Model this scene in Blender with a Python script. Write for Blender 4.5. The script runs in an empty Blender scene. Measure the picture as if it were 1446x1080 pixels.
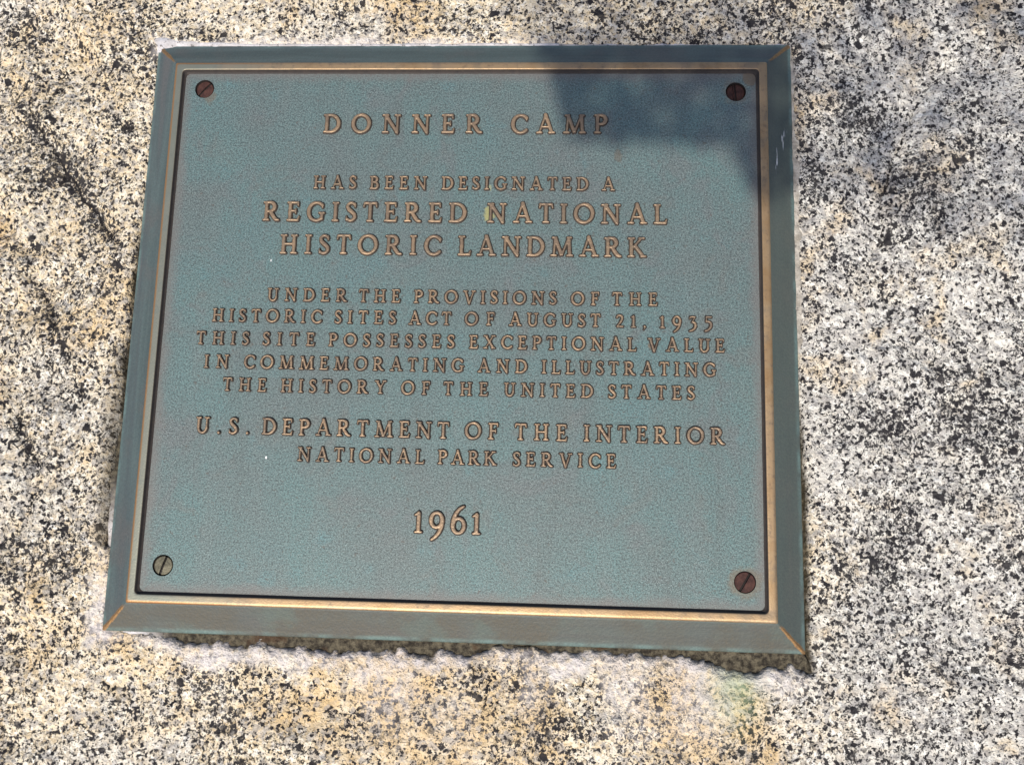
import bpy, bmesh, math, random
import numpy as np
from mathutils import Matrix, Vector

random.seed(7)
rng = np.random.default_rng(7)
scene = bpy.context.scene
COL = scene.collection

# ------------------------------------------------------------------ camera
CAM_ROT = ((0.99827937, 0.02718558, -0.05195421),      # world -> camera (x right, y down, z forward)
           (0.01822242, -0.98599202, -0.16579406),
           (-0.05573364, 0.16456206, -0.98479089))
CAM_POS = (0.07092626, -0.13623656, 0.58766646)
cd = bpy.data.cameras.new('camera')
cam = bpy.data.objects.new('camera', cd)
COL.objects.link(cam)
rx, ry, rz = [Vector(r) for r in CAM_ROT]
m = Matrix((rx, -ry, -rz)).transposed().to_4x4()
m.translation = Vector(CAM_POS)
cam.matrix_world = m
cd.sensor_width = 36.0
cd.lens = 1294.86 / 1446 * 36.0
cd.clip_start = 0.01
cd.clip_end = 500
scene.camera = cam

# ------------------------------------------------------------------ light
SUN_DIR = Vector((-0.13, -0.50, 0.86)).normalized()     # from the plaque to the sun
elev = math.asin(SUN_DIR.z)
azim = math.atan2(SUN_DIR.x, SUN_DIR.y)                 # clockwise from +Y
world = bpy.data.worlds.new('World')
scene.world = world
world.use_nodes = True
wn = world.node_tree.nodes
wn.clear()
sky = wn.new('ShaderNodeTexSky')
sky.sky_type = 'NISHITA'
sky.sun_disc = False
sky.sun_elevation = elev
sky.sun_rotation = azim
sky.dust_density = 8.0
sky.air_density = 0.8
sky.ozone_density = 0.4
sky.altitude = 1800
bgn = wn.new('ShaderNodeBackground')
bgn.inputs['Strength'].default_value = 0.15
wo = wn.new('ShaderNodeOutputWorld')
world.node_tree.links.new(sky.outputs[0], bgn.inputs[0])
world.node_tree.links.new(bgn.outputs[0], wo.inputs[0])
sl = bpy.data.lights.new('sun', 'SUN')
sl.energy = 3.6
sl.angle = math.radians(0.55)
sl.color = (1.0, 0.94, 0.85)
sun = bpy.data.objects.new('sun', sl)
COL.objects.link(sun)
sun.rotation_euler = SUN_DIR.to_track_quat('Z', 'Y').to_euler()
sun.location = SUN_DIR * 6
vs = scene.view_settings
vs.view_transform = 'Standard'
vs.look = 'None'
vs.gamma = 1.0
vs.use_curve_mapping = False
vs.exposure = 0.34


# ------------------------------------------------------------------ helpers
def link_obj(name, mesh, mat=None, parent=None):
    o = bpy.data.objects.new(name, mesh)
    COL.objects.link(o)
    if mat:
        mesh.materials.append(mat)
    if parent:
        o.parent = parent
    return o


def np_mesh(name, V, F, attrs=None, smooth=True):
    me = bpy.data.meshes.new(name)
    V = np.asarray(V, np.float32)
    F = np.asarray(F, np.int32)
    n = F.shape[1]
    me.vertices.add(len(V))
    me.vertices.foreach_set('co', V.ravel())
    me.loops.add(F.size)
    me.loops.foreach_set('vertex_index', F.ravel())
    me.polygons.add(len(F))
    me.polygons.foreach_set('loop_start', np.arange(0, F.size, n, dtype=np.int32))
    me.polygons.foreach_set('loop_total', np.full(len(F), n, np.int32))
    me.polygons.foreach_set('use_smooth', np.full(len(F), smooth))
    me.update(calc_edges=True)
    me.validate()
    for k, v in (attrs or {}).items():
        a = me.attributes.new(k, 'FLOAT', 'POINT')
        a.data.foreach_set('value', np.asarray(v, np.float32).ravel())
    return me


def grid_faces(ny, nx):
    i = np.arange(ny * nx).reshape(ny, nx)
    return np.stack([i[:-1, :-1], i[:-1, 1:], i[1:, 1:], i[1:, :-1]], -1).reshape(-1, 4)


def hash2(ix, iy, seed):
    h = (ix.astype(np.int64) * 374761393 + iy.astype(np.int64) * 668265263 + seed * 1442695041) & 0xffffffff
    h = ((h ^ (h >> 13)) * 1274126177) & 0xffffffff
    return ((h ^ (h >> 16)) & 0xffff) / 65535.0


def vnoise(x, y, seed=0):
    ix = np.floor(x); iy = np.floor(y)
    fx = x - ix; fy = y - iy
    fx = fx * fx * fx * (fx * (fx * 6 - 15) + 10); fy = fy * fy * fy * (fy * (fy * 6 - 15) + 10)
    ix = ix.astype(np.int64); iy = iy.astype(np.int64)
    a = hash2(ix, iy, seed); b = hash2(ix + 1, iy, seed)
    c = hash2(ix, iy + 1, seed); d = hash2(ix + 1, iy + 1, seed)
    return (a * (1 - fx) + b * fx) * (1 - fy) + (c * (1 - fx) + d * fx) * fy


def fbm(x, y, scale, octaves=4, seed=0, gain=0.5):
    """0..1 fractal noise, features about 1/scale metres"""
    s = 0; amp = 1; tot = 0
    ca, sa = math.cos(0.6), math.sin(0.6)
    for o in range(octaves):
        xr = x * ca - y * sa; yr = x * sa + y * ca
        x, y = xr, yr
        s = s + amp * vnoise(x * scale + 17.3 * o, y * scale - 9.1 * o, seed + o)
        tot += amp; amp *= gain; scale *= 2.03
    return s / tot


def sstep(a, b, x):
    t = np.clip((x - a) / (b - a), 0, 1)
    return t * t * (3 - 2 * t)


# ---- node helpers
class NT:
    def __init__(self, name):
        self.mat = bpy.data.materials.new(name)
        self.mat.use_nodes = True
        self.nt = self.mat.node_tree
        self.nt.nodes.clear()
        self.out = self.n('ShaderNodeOutputMaterial')
        self.bsdf = self.n('ShaderNodeBsdfPrincipled')
        self.l(self.bsdf.outputs[0], self.out.inputs[0])
        self.obj = self.n('ShaderNodeTexCoord').outputs['Object']

    def n(self, t, **kw):
        node = self.nt.nodes.new(t)
        for k, v in kw.items():
            setattr(node, k, v)
        return node

    def l(self, a, b):
        self.nt.links.new(a, b)

    def setin(self, sock, v):
        if hasattr(v, 'is_output'):
            self.l(v, sock)
        elif isinstance(v, (tuple, list)):
            sock.default_value = tuple(v) + ((1,) if len(v) == 3 and len(sock.default_value) == 4 else ())
        else:
            sock.default_value = v

    def noise(self, scale, detail=3, rough=0.5, vec=None, dist=0.0):
        t = self.n('ShaderNodeTexNoise')
        self.setin(t.inputs['Vector'], vec or self.obj)
        t.inputs['Scale'].default_value = scale
        t.inputs['Detail'].default_value = detail
        t.inputs['Roughness'].default_value = rough
        t.inputs['Distortion'].default_value = dist
        return t

    def voronoi(self, scale, vec=None, feature='F1'):
        t = self.n('ShaderNodeTexVoronoi', feature=feature)
        self.setin(t.inputs['Vector'], vec or self.obj)
        t.inputs['Scale'].default_value = scale
        return t

    def math(self, op, a, b=0.0, c=0.0):
        t = self.n('ShaderNodeMath', operation=op)
        for s, v in zip(t.inputs, (a, b, c)):
            self.setin(s, v)
        return t.outputs[0]

    def step(self, x, a, b, lo=0.0, hi=1.0):
        t = self.n('ShaderNodeMapRange', interpolation_type='SMOOTHSTEP')
        for s, v in zip(t.inputs, (x, a, b, lo, hi)):
            self.setin(s, v)
        return t.outputs[0]

    def mix(self, f, a, b, mode='MIX'):
        t = self.n('ShaderNodeMix', data_type='RGBA', blend_type=mode)
        self.setin(t.inputs[0], f); self.setin(t.inputs[6], a); self.setin(t.inputs[7], b)
        return t.outputs[2]

    def mixf(self, f, a, b):
        t = self.n('ShaderNodeMix', data_type='FLOAT')
        self.setin(t.inputs[0], f); self.setin(t.inputs[2], a); self.setin(t.inputs[3], b)
        return t.outputs[0]

    def ramp(self, f, stops, interp='LINEAR'):
        t = self.n('ShaderNodeValToRGB')
        cr = t.color_ramp
        cr.interpolation = interp
        while len(cr.elements) < len(stops):
            cr.elements.new(0.5)
        for e, (p, c) in zip(cr.elements, stops):
            e.position = p
            e.color = tuple(c) + (1,)
        self.l(f, t.inputs[0])
        return t.outputs[0]

    def attr(self, name):
        return self.n('ShaderNodeAttribute', attribute_name=name).outputs['Fac']

    def vadd(self, a, b, scale):
        """a + (b - 0.5) * scale"""
        s = self.n('ShaderNodeVectorMath', operation='MULTIPLY_ADD')
        self.l(b, s.inputs[0])
        s.inputs[1].default_value = (scale,) * 3
        s2 = self.n('ShaderNodeVectorMath', operation='ADD')
        self.l(a, s2.inputs[0])
        s2.inputs[1].default_value = (-0.5 * scale,) * 3
        self.l(s2.outputs[0], s.inputs[2])
        return s.outputs[0]

    def vmul(self, v):
        s = self.n('ShaderNodeVectorMath', operation='MULTIPLY')
        self.l(self.obj, s.inputs[0])
        s.inputs[1].default_value = v
        return s.outputs[0]

    def xyz(self):
        s = self.n('ShaderNodeSeparateXYZ')
        self.l(self.obj, s.inputs[0])
        return s.outputs

    def bump(self, h, dist, strength=1.0, prev=None):
        b = self.n('ShaderNodeBump')
        b.inputs['Strength'].default_value = strength
        b.inputs['Distance'].default_value = dist
        self.l(h, b.inputs['Height'])
        if prev:
            self.l(prev, b.inputs['Normal'])
        return b.outputs[0]

    def done(self, color=None, rough=None, metal=None, normal=None, spec=None):
        for k, v in (('Base Color', color), ('Roughness', rough), ('Metallic', metal),
                     ('Normal', normal), ('Specular IOR Level', spec)):
            if v is not None:
                self.setin(self.bsdf.inputs[k], v)
        return self.mat


# ------------------------------------------------------------------ materials
def granite_material():
    t = NT('granite')
    warp = t.noise(300, 3, 0.65).outputs['Color']
    p = t.vadd(t.obj, warp, 0.0050)
    warp2 = t.noise(520, 3, 0.65).outputs['Color']
    q = t.vadd(t.obj, warp2, 0.0040)
    big = t.noise(9, 3, 0.55).outputs['Fac']
    mid = t.noise(34, 3, 0.6).outputs['Fac']
    grey = t.attr('grey'); ochre = t.attr('ochre'); crust = t.attr('crust')
    crack = t.attr('crack'); green = t.attr('green'); soil = t.attr('soil'); dark = t.attr('dark')
    # crystal grains
    vg = t.voronoi(430, p)
    sep = t.n('ShaderNodeSeparateColor'); t.l(vg.outputs['Color'], sep.inputs[0])
    r1, r2 = sep.outputs[0], sep.outputs[1]
    warm = t.ramp(r1, [(0.0, (0.54, 0.43, 0.275)), (0.3, (0.66, 0.57, 0.41)), (0.55, (0.72, 0.66, 0.54)),
                       (0.8, (0.57, 0.47, 0.32)), (1.0, (0.79, 0.75, 0.66))])
    cool = t.ramp(r1, [(0.0, (0.36, 0.34, 0.31)), (0.3, (0.54, 0.51, 0.45)), (0.55, (0.68, 0.66, 0.59)),
                       (0.8, (0.48, 0.45, 0.39)), (1.0, (0.75, 0.73, 0.67))])
    base = t.mix(grey, warm, cool)
    # ochre feldspar patches
    pat = t.noise(26, 4, 0.6, dist=0.6).outputs['Fac']
    base = t.mix(t.step(pat, 0.53, 0.72, 0, 0.6), base, (0.60, 0.46, 0.27))
    base = t.mix(t.math('MULTIPLY', ochre, t.step(t.noise(70, 4, 0.65).outputs['Fac'], 0.3, 0.65, 0.35, 1.0)), base, (0.56, 0.39, 0.185))
    # grey quartz
    vq = t.voronoi(300, q)
    sq = t.n('ShaderNodeSeparateColor'); t.l(vq.outputs['Color'], sq.inputs[0])
    base = t.mix(t.step(sq.outputs[0], 0.76, 0.80, 0, 0.6), base, (0.30, 0.285, 0.27))
    # black mica: two sizes, thinned and thickened by slow noise
    dens = t.math('ADD', t.math('MULTIPLY_ADD', mid, 0.22, -0.11), t.math('MULTIPLY_ADD', big, 0.26, -0.13))
    dens = t.math('ADD', dens, t.math('MULTIPLY', dark, 0.34))
    dens = t.math('SUBTRACT', dens, t.math('MULTIPLY', crust, 0.10))
    vb = t.voronoi(540, q)
    sb = t.n('ShaderNodeSeparateColor'); t.l(vb.outputs['Color'], sb.inputs[0])
    m1 = t.step(t.math('SUBTRACT', t.math('ADD', dens, 0.17), sb.outputs[1]), -0.01, 0.015)
    vs_ = t.voronoi(900, p)
    ss = t.n('ShaderNodeSeparateColor'); t.l(vs_.outputs['Color'], ss.inputs[0])
    m2 = t.step(t.math('SUBTRACT', t.math('ADD', dens, 0.125), ss.outputs[2]), -0.02, 0.05)
    thr = t.noise(470, 4, 0.62, dist=1.4).outputs['Fac']
    m3 = t.step(t.math('ADD', thr, t.math('MULTIPLY', dens, 0.35)), 0.60, 0.62)
    vl = t.voronoi(270, q)
    sl_ = t.n('ShaderNodeSeparateColor'); t.l(vl.outputs['Color'], sl_.inputs[0])
    m4 = t.step(t.math('SUBTRACT', t.math('ADD', t.math('MULTIPLY', dens, 0.5), 0.022), sl_.outputs[0]), -0.01, 0.015)
    m1 = t.math('MAXIMUM', m1, m4)
    mica = t.math('MAXIMUM', m1, t.math('MAXIMUM', m3, t.math('MULTIPLY', m2, 0.9)))
    mcol = t.mix(t.noise(300, 2).outputs['Fac'], (0.008, 0.008, 0.010), (0.028, 0.025, 0.027))
    wear = t.step(t.noise(120, 3).outputs['Fac'], 0.3, 0.75, 1.0, 0.95)
    c = t.mix(t.math('MULTIPLY', mica, wear), base, mcol)
    # stains and deposits
    c = t.mix(t.math('MULTIPLY', crust, t.step(t.noise(160, 4, 0.7).outputs['Fac'], 0.3, 0.62, 0.2, 0.92)), c, (0.60, 0.555, 0.53))
    c = t.mix(t.math('MULTIPLY', green, 0.55), c, (0.28, 0.36, 0.20))
    c = t.mix(t.step(t.math('ADD', crack, t.math('MULTIPLY_ADD', t.noise(360, 4, 0.65).outputs['Fac'], 1.6, -0.8)), 0.52, 0.66), c, (0.016, 0.014, 0.014))
    soilc = t.mix(t.noise(260, 4, 0.7).outputs['Fac'], (0.022, 0.018, 0.011), (0.085, 0.070, 0.045))
    c = t.mix(soil, c, soilc)
    h = t.math('ADD', t.math('MULTIPLY', t.noise(330, 4, 0.6).outputs['Fac'], 0.7), t.math('MULTIPLY', mica, -0.25))
    nb = t.bump(h, 0.0016, 0.8)
    nb = t.bump(t.noise(75, 5, 0.65).outputs['Fac'], 0.008, 0.8, nb)
    return t.done(c, t.mixf(mica, 0.85, 0.75), 0.0, nb, 0.15)


def mortar_material():
    t = NT('mortar')
    soil = t.attr('soil')
    n = t.noise(120, 5, 0.65).outputs['Fac']
    c = t.mix(t.step(n, 0.3, 0.7), (0.42, 0.39, 0.37), (0.62, 0.60, 0.60))
    c = t.mix(t.math('MULTIPLY', t.attr('beige'), 0.9), c, t.mix(t.step(n, 0.3, 0.7), (0.20, 0.175, 0.135), (0.46, 0.42, 0.35)))
    c = t.mix(t.step(t.noise(420, 3, 0.6).outputs['Fac'], 0.58, 0.66, 0, 0.8), c, (0.10, 0.09, 0.08))
    sc = t.mix(t.step(t.noise(260, 5, 0.7).outputs['Fac'], 0.36, 0.66), (0.018, 0.014, 0.009), (0.115, 0.098, 0.064))
    c = t.mix(soil, c, sc)
    c = t.mix(t.math('MULTIPLY', soil, t.step(t.noise(55, 3, 0.6).outputs['Fac'], 0.58, 0.68, 0, 0.7)), c, (0.06, 0.032, 0.015))
    nb = t.bump(t.noise(420, 4, 0.65).outputs['Fac'], 0.0012, 0.8)
    return t.done(c, 0.85, 0.0, nb, 0.3)


def patina_field_material():
    t = NT('verdigris_field')
    big = t.noise(14, 4, 0.6, dist=0.4).outputs['Fac']
    big2 = t.noise(22, 5, 0.65, vec=t.vadd(t.obj, t.noise(6).outputs['Color'], 0.4)).outputs['Fac']
    fine = t.noise(850, 3, 0.6).outputs['Fac']
    fine2 = t.noise(1300, 2, 0.6).outputs['Fac']
    c = t.ramp(big, [(0.25, (0.122, 0.140, 0.138)), (0.45, (0.108, 0.164, 0.162)), (0.6, (0.098, 0.184, 0.182)), (0.8, (0.128, 0.172, 0.160))])
    c = t.mix(t.step(big2, 0.50, 0.68, 0, 0.65), c, (0.138, 0.146, 0.148))       # violet grey oxide
    c = t.mix(t.step(t.noise(40, 4, 0.6).outputs['Fac'], 0.58, 0.75, 0, 0.6), c, (0.085, 0.220, 0.235))
    c = t.mix(t.step(t.noise(34, 5, 0.65, dist=0.8).outputs['Fac'], 0.54, 0.70, 0, 0.5), c, (0.140, 0.132, 0.120))
    c = t.mix(t.step(t.noise(11, 3, 0.6).outputs['Fac'], 0.52, 0.68, 0, 0.5), c, (0.086, 0.188, 0.196))
    x, y, z = t.xyz()
    run = t.noise(55, 4, 0.6, vec=t.vmul((1.0, 0.14, 1.0))).outputs['Fac']
    c = t.mix(t.step(run, 0.50, 0.70, 0, 0.35), c, (0.150, 0.178, 0.172))
    c = t.mix(t.step(run, 0.46, 0.30, 0, 0.40), c, (0.090, 0.112, 0.110))
    c = t.mix(0.20, c, (0.138, 0.150, 0.128))
    c = t.mix(t.step(fine, 0.38, 0.58, 0.75, 0), c, (0.045, 0.058, 0.056))
    c = t.mix(t.step(fine2, 0.52, 0.70, 0, 0.75), c, (0.25, 0.32, 0.30))
    c = t.mix(t.step(t.noise(230, 4, 0.6).outputs['Fac'], 0.62, 0.70, 0, 0.5), c, (0.085, 0.066, 0.052))
    # brownish tone creeping in from the rim, ragged
    ex = t.math('SUBTRACT', 0.1990, t.math('ABSOLUTE', x))
    ey = t.math('SUBTRACT', 0.1790, t.math('ABSOLUTE', y))
    e = t.math('ADD', t.math('MINIMUM', ex, ey), t.math('MULTIPLY_ADD', t.noise(60, 4, 0.6).outputs['Fac'], 0.010, -0.005))
    c = t.mix(t.step(e, 0.001, 0.010, 0.6, 0.0), c, (0.155, 0.140, 0.130))
    # rusty run under the two lower right / upper right screws
    for sx, sy, r, a in ((0.1857, -0.1608, 0.012, 0.55), (0.184, 0.164, 0.010, 0.35), (0.193, 0.174, 0.006, 0.7), (-0.1795, 0.1595, 0.006, 0.5)):
        dx = t.math('SUBTRACT', x, sx); dy = t.math('SUBTRACT', y, sy)
        d = t.math('SQRT', t.math('ADD', t.math('MULTIPLY', dx, dx), t.math('MULTIPLY', dy, dy)))
        d = t.math('ADD', d, t.math('MULTIPLY_ADD', t.noise(110, 3, 0.6).outputs['Fac'], 0.010, -0.005))
        c = t.mix(t.step(d, r * 0.6, r, a, 0.0), c, (0.150, 0.105, 0.062))
    for sx, sy, rad, amp, colr in ((0.0192, 0.0765, 0.0042, 0.75, (0.36, 0.33, 0.12)), (-0.1213, -0.0905, 0.0007, 1.0, (0.75, 0.75, 0.72)), (0.019, 0.095, 0.0016, 0.6, (0.34, 0.36, 0.20)),
                                   (-0.1275, 0.0425, 0.0007, 0.8, (0.6, 0.62, 0.6)), (0.1275, -0.012, 0.0022, 0.6, (0.16, 0.09, 0.04)), (0.105, 0.118, 0.0035, 0.5, (0.12, 0.095, 0.065))):
        dx = t.math('SUBTRACT', x, sx); dy = t.math('MULTIPLY', t.math('SUBTRACT', y, sy), 0.6)
        d = t.math('SQRT', t.math('ADD', t.math('MULTIPLY', dx, dx), t.math('MULTIPLY', dy, dy)))
        d = t.math('ADD', d, t.math('MULTIPLY_ADD', t.noise(260, 3, 0.6).outputs['Fac'], rad * 1.4, -rad * 0.7))
        c = t.mix(t.step(d, rad * 0.5, rad, amp, 0.0), c, colr)
    h = t.math('ADD', t.noise(1150, 3, 0.65).outputs['Fac'], t.math('MULTIPLY', t.noise(380, 2).outputs['Fac'], 0.5))
    nb = t.bump(h, 0.0006, 0.30)
    return t.done(c, t.mixf(fine, 0.42, 0.62), 0.25, nb, 0.5)


def bevel_material():
    t = NT('dark_patina')
    x, y, z = t.xyz()
    ax = t.math('ABSOLUTE', x); ay = t.math('ABSOLUTE', y)
    dx = t.math('SUBTRACT', ax, 0.205); dy = t.math('SUBTRACT', ay, 0.185)
    side = t.step(t.math('SUBTRACT', dx, dy), -0.0002, 0.0002)         # 1 on the left/right faces
    sv = t.noise(60, 4, 0.6, vec=t.vmul((1.0, 0.06, 1.0))).outputs['Fac']
    sh = t.noise(60, 4, 0.6, vec=t.vmul((0.06, 1.0, 1.0))).outputs['Fac']
    streak = t.mixf(side, sh, sv)
    blot = t.noise(24, 4, 0.6).outputs['Fac']
    c = t.ramp(streak, [(0.34, (0.055, 0.078, 0.076)), (0.47, (0.080, 0.110, 0.106)), (0.56, (0.066, 0.086, 0.086)), (0.66, (0.092, 0.094, 0.092))])
    c = t.mix(t.step(blot, 0.48, 0.68, 0, 0.6), c, (0.095, 0.090, 0.083))
    # lower face browner: wear, plus its warmer light painted into the colour
    low = t.math('MULTIPLY', t.step(y, -0.183, -0.187), t.math('SUBTRACT', 1.0, side))
    c = t.mix(t.math('MULTIPLY', low, t.step(blot, 0.3, 0.6, 0.55, 0.95)), c, (0.072, 0.064, 0.044))
    right = t.math('MULTIPLY', side, t.step(x, 0.0, 0.01))
    c = t.mix(t.math('MULTIPLY', low, t.step(t.noise(30, 5, 0.65).outputs['Fac'], 0.5, 0.66, 0, 0.6)), c, (0.075, 0.100, 0.082))
    c = t.mix(t.math('MULTIPLY', right, 0.75), c, t.mix(blot, (0.052, 0.066, 0.054), (0.088, 0.098, 0.080)))
    # thin verdigris line along the outer edge
    off = t.math('MAXIMUM', dx, dy)
    edge = t.math('MULTIPLY', t.step(off, 0.0150, 0.0175), t.step(off, 0.0192, 0.0186))
    c = t.mix(t.math('MULTIPLY', edge, t.step(t.noise(45, 4, 0.6).outputs['Fac'], 0.35, 0.65, 0.0, 0.6)), c, (0.140, 0.225, 0.205))
    # bronze rubbed bare along the mitres, more at the foot
    md = t.math('ABSOLUTE', t.math('SUBTRACT', dx, dy))
    mw = t.math('MULTIPLY_ADD', t.noise(150, 3).outputs['Fac'], 0.0024, t.math('MULTIPLY_ADD', off, 0.06, -0.0004))
    mitre = t.math('MULTIPLY', t.step(t.math('SUBTRACT', md, mw), 0.0007, -0.0004), t.step(off, 0.001, 0.004))
    c = t.mix(t.math('MULTIPLY', mitre, 0.85), c, (0.36, 0.19, 0.065))
    # white lime scratches on the right face
    scr = t.math('MULTIPLY', t.step(t.noise(160, 3, 0.6, vec=t.vmul((1.0, 0.16, 1.0))).outputs['Fac'], 0.64, 0.68),
                 t.math('MULTIPLY', t.step(t.math('ABSOLUTE', t.math('SUBTRACT', y, 0.125)), 0.026, 0.012), t.step(x, 0.2085, 0.2105)))
    c = t.mix(t.math('MULTIPLY', scr, 0.8), c, (0.62, 0.62, 0.60))
    c = t.mix(t.step(t.noise(700, 3, 0.6).outputs['Fac'], 0.4, 0.6, 0.3, 0), c, (0.045, 0.055, 0.055))
    nb = t.bump(t.noise(500, 3, 0.6).outputs['Fac'], 0.0006, 0.4)
    nb = t.bump(streak, 0.0007, 0.4, nb)
    return t.done(c, t.mixf(mitre, 0.5, 0.36), t.mixf(mitre, 0.1, 0.7), nb, 0.35)


def bronze_material(name, face_attr=None, rim=False):
    t = NT(name)
    n1 = t.noise(38, 4, 0.6).outputs['Fac']
    n2 = t.noise(300, 4, 0.65).outputs['Fac']
    c = t.ramp(n1, [(0.3, (0.32, 0.200, 0.095)), (0.5, (0.38, 0.262, 0.145)), (0.7, (0.37, 0.255, 0.150))])
    if not rim:
        c = t.mix(0.85, c, t.mix(t.step(n1, 0.36, 0.64), (0.205, 0.150, 0.105), (0.350, 0.238, 0.142)))
    c = t.mix(t.step(t.noise(75, 4, 0.65).outputs['Fac'], 0.50, 0.66, 0, 0.5), c, (0.20, 0.165, 0.115))
    c = t.mix(t.step(n2, 0.5, 0.7, 0, 0.45), c, (0.19, 0.13, 0.085))
    if rim:
        x, y, z = t.xyz()
        side = t.attr('side')                      # 0 inner foot .. 1 outer edge
        # left and upper-left run keeps more green on its crown
        lf = t.step(t.math('ADD', t.math('MULTIPLY', x, 1.0), t.math('MULTIPLY_ADD', n1, 0.10, -0.05)), -0.10, -0.19)
        crown = t.math('MULTIPLY', t.step(side, 0.30, 0.42), t.step(side, 0.80, 0.66))
        c = t.mix(t.math('MULTIPLY', t.math('MULTIPLY', lf, crown), 0.8), c, (0.20, 0.235, 0.200))
        c = t.mix(t.math('MULTIPLY', lf, t.step(side, 0.66, 0.80, 0, 0.9)), c, (0.34, 0.17, 0.065))
        face = t.step(side, 0.33, 0.39)
    else:
        face = t.attr(face_attr)
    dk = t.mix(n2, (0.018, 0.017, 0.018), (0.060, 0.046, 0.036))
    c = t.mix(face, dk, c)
    nb = t.bump(t.noise(900, 3, 0.6).outputs['Fac'], 0.0004, 0.28 if rim else 0.4)
    return t.done(c, t.mixf(face, 0.65, 0.46 if rim else 0.43), t.mixf(face, 0.0, 0.65 if rim else 0.52), nb, t.mixf(face, 0.2, 0.5))


def screw_material(name, a, b, metal, rough):
    t = NT(name)
    n = t.noise(260, 4, 0.65).outputs['Fac']
    c = t.mix(t.step(n, 0.3, 0.7), a, b)
    c = t.mix(t.step(t.xyz()[2], -0.0002, -0.0005), c, (0.012, 0.009, 0.008))
    nb = t.bump(t.noise(420, 4, 0.6).outputs['Fac'], 0.0008, 0.6)
    return t.done(c, rough, metal, nb, 0.25)


def simple_material(name, a, b, scale, rough=0.9):
    t = NT(name)
    n = t.noise(scale, 5, 0.65).outputs['Fac']
    return t.done(t.mix(t.step(n, 0.3, 0.7), a, b), rough, 0.0, t.bump(n, 0.02, 0.5), 0.3)


M_GRANITE = granite_material()
M_MORTAR = mortar_material()
M_FIELD = patina_field_material()
M_BEVEL = bevel_material()
M_RIM = bronze_material('worn_bronze_rim', rim=True)
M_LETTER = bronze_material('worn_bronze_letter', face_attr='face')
M_RUST = screw_material('rusty_steel', (0.028, 0.012, 0.010), (0.070, 0.030, 0.022), 0.0, 0.75)
M_RUST_DARK = screw_material('dark_rusty_steel', (0.020, 0.009, 0.008), (0.055, 0.023, 0.017), 0.1, 0.65)
M_BRASS = screw_material('dull_brass', (0.085, 0.078, 0.052), (0.170, 0.155, 0.105), 0.3, 0.5)
M_HOLE = screw_material('screw_socket_dark', (0.015, 0.013, 0.012), (0.04, 0.034, 0.03), 0.0, 0.9)  # near-black colour over the whole socket
M_GROUND = simple_material('forest_floor', (0.10, 0.075, 0.05), (0.20, 0.16, 0.11), 30)
M_CASTER_BARK = simple_material('shade_caster_bark', (0.07, 0.045, 0.03), (0.17, 0.11, 0.075), 18)
M_CASTER_GREEN = simple_material('shade_caster_green', (0.030, 0.055, 0.022), (0.075, 0.105, 0.042), 12)

# ------------------------------------------------------------------ ground
PX, PY = 0.2239, 0.2039                       # half size of the plaque at its foot
gm = bpy.data.meshes.new('ground')
gb = bmesh.new()
bmesh.ops.create_grid(gb, x_segments=40, y_segments=40, size=60)
for v in gb.verts:
    r = math.hypot(v.co.x, v.co.y)
    v.co.z = -0.75 + 0.25 * math.sin(v.co.x * 0.31) * math.cos(v.co.y * 0.27) * min(1, r / 15)
gb.to_mesh(gm); gb.free()
ground = link_obj('ground', gm, M_GROUND)
ground['kind'] = 'structure'


# ------------------------------------------------------------------ boulder
def axis_coords(lo, hi, step, ext):
    core = np.arange(lo, hi + step / 2, step)
    a = []; s = step; p = hi
    while p < ext:
        s *= 1.16; p += s; a.append(p)
    b = []; s = step; p = lo
    while p > -ext:
        s *= 1.16; p -= s; b.append(p)
    return np.concatenate([np.array(b[::-1]), core, np.array(a)])


def seg_dist(x, y, pts):
    best = np.full(x.shape, 9.0)
    for (ax, ay), (bx, by) in zip(pts[:-1], pts[1:]):
        vx, vy = bx - ax, by - ay
        tt = np.clip(((x - ax) * vx + (y - ay) * vy) / (vx * vx + vy * vy), 0, 1)
        best = np.minimum(best, np.hypot(x - ax - tt * vx, y - ay - tt * vy))
    return best


def gap_distance(x, y):
    """signed distance outside the ragged recess cut for the plaque (positive on the rock)"""
    rag = (fbm(x, y, 55, 4, 31, 0.6) - 0.5)
    fine = (fbm(x, y, 330, 3, 33, 0.6) - 0.5)
    gb_ = 0.0074 + rag * 0.013 + fine * 0.0046 - 0.0042 * np.exp(-((x - 0.07) / 0.055) ** 2) + 0.0025 * sstep(0.14, 0.18, x)
    gb_ = np.where(x < -0.175, gb_ * sstep(-0.215, -0.165, x) - 0.002, gb_)      # mortar reaches the lower left corner
    gl = 0.0030 + rag * 0.006 + fine * 0.003 + 0.0018 * np.exp(-((y + 0.07) / 0.06) ** 2)
    gl = np.where(y < -0.15, -0.003, gl)
    gl = gl * sstep(0.10, 0.02, y) - 0.002 * sstep(0.06, 0.12, y)
    gr = 0.0045 + rag * 0.006 + fine * 0.003
    gr = gr * sstep(-0.02, -0.10, y) - 0.001
    dl = -x - PX - gl; dr = x - PX - gr; db = -y - PY - gb_; dt = y - PY + 0.0008
    return np.maximum(np.maximum(dl, dr), np.maximum(db, dt))


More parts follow.
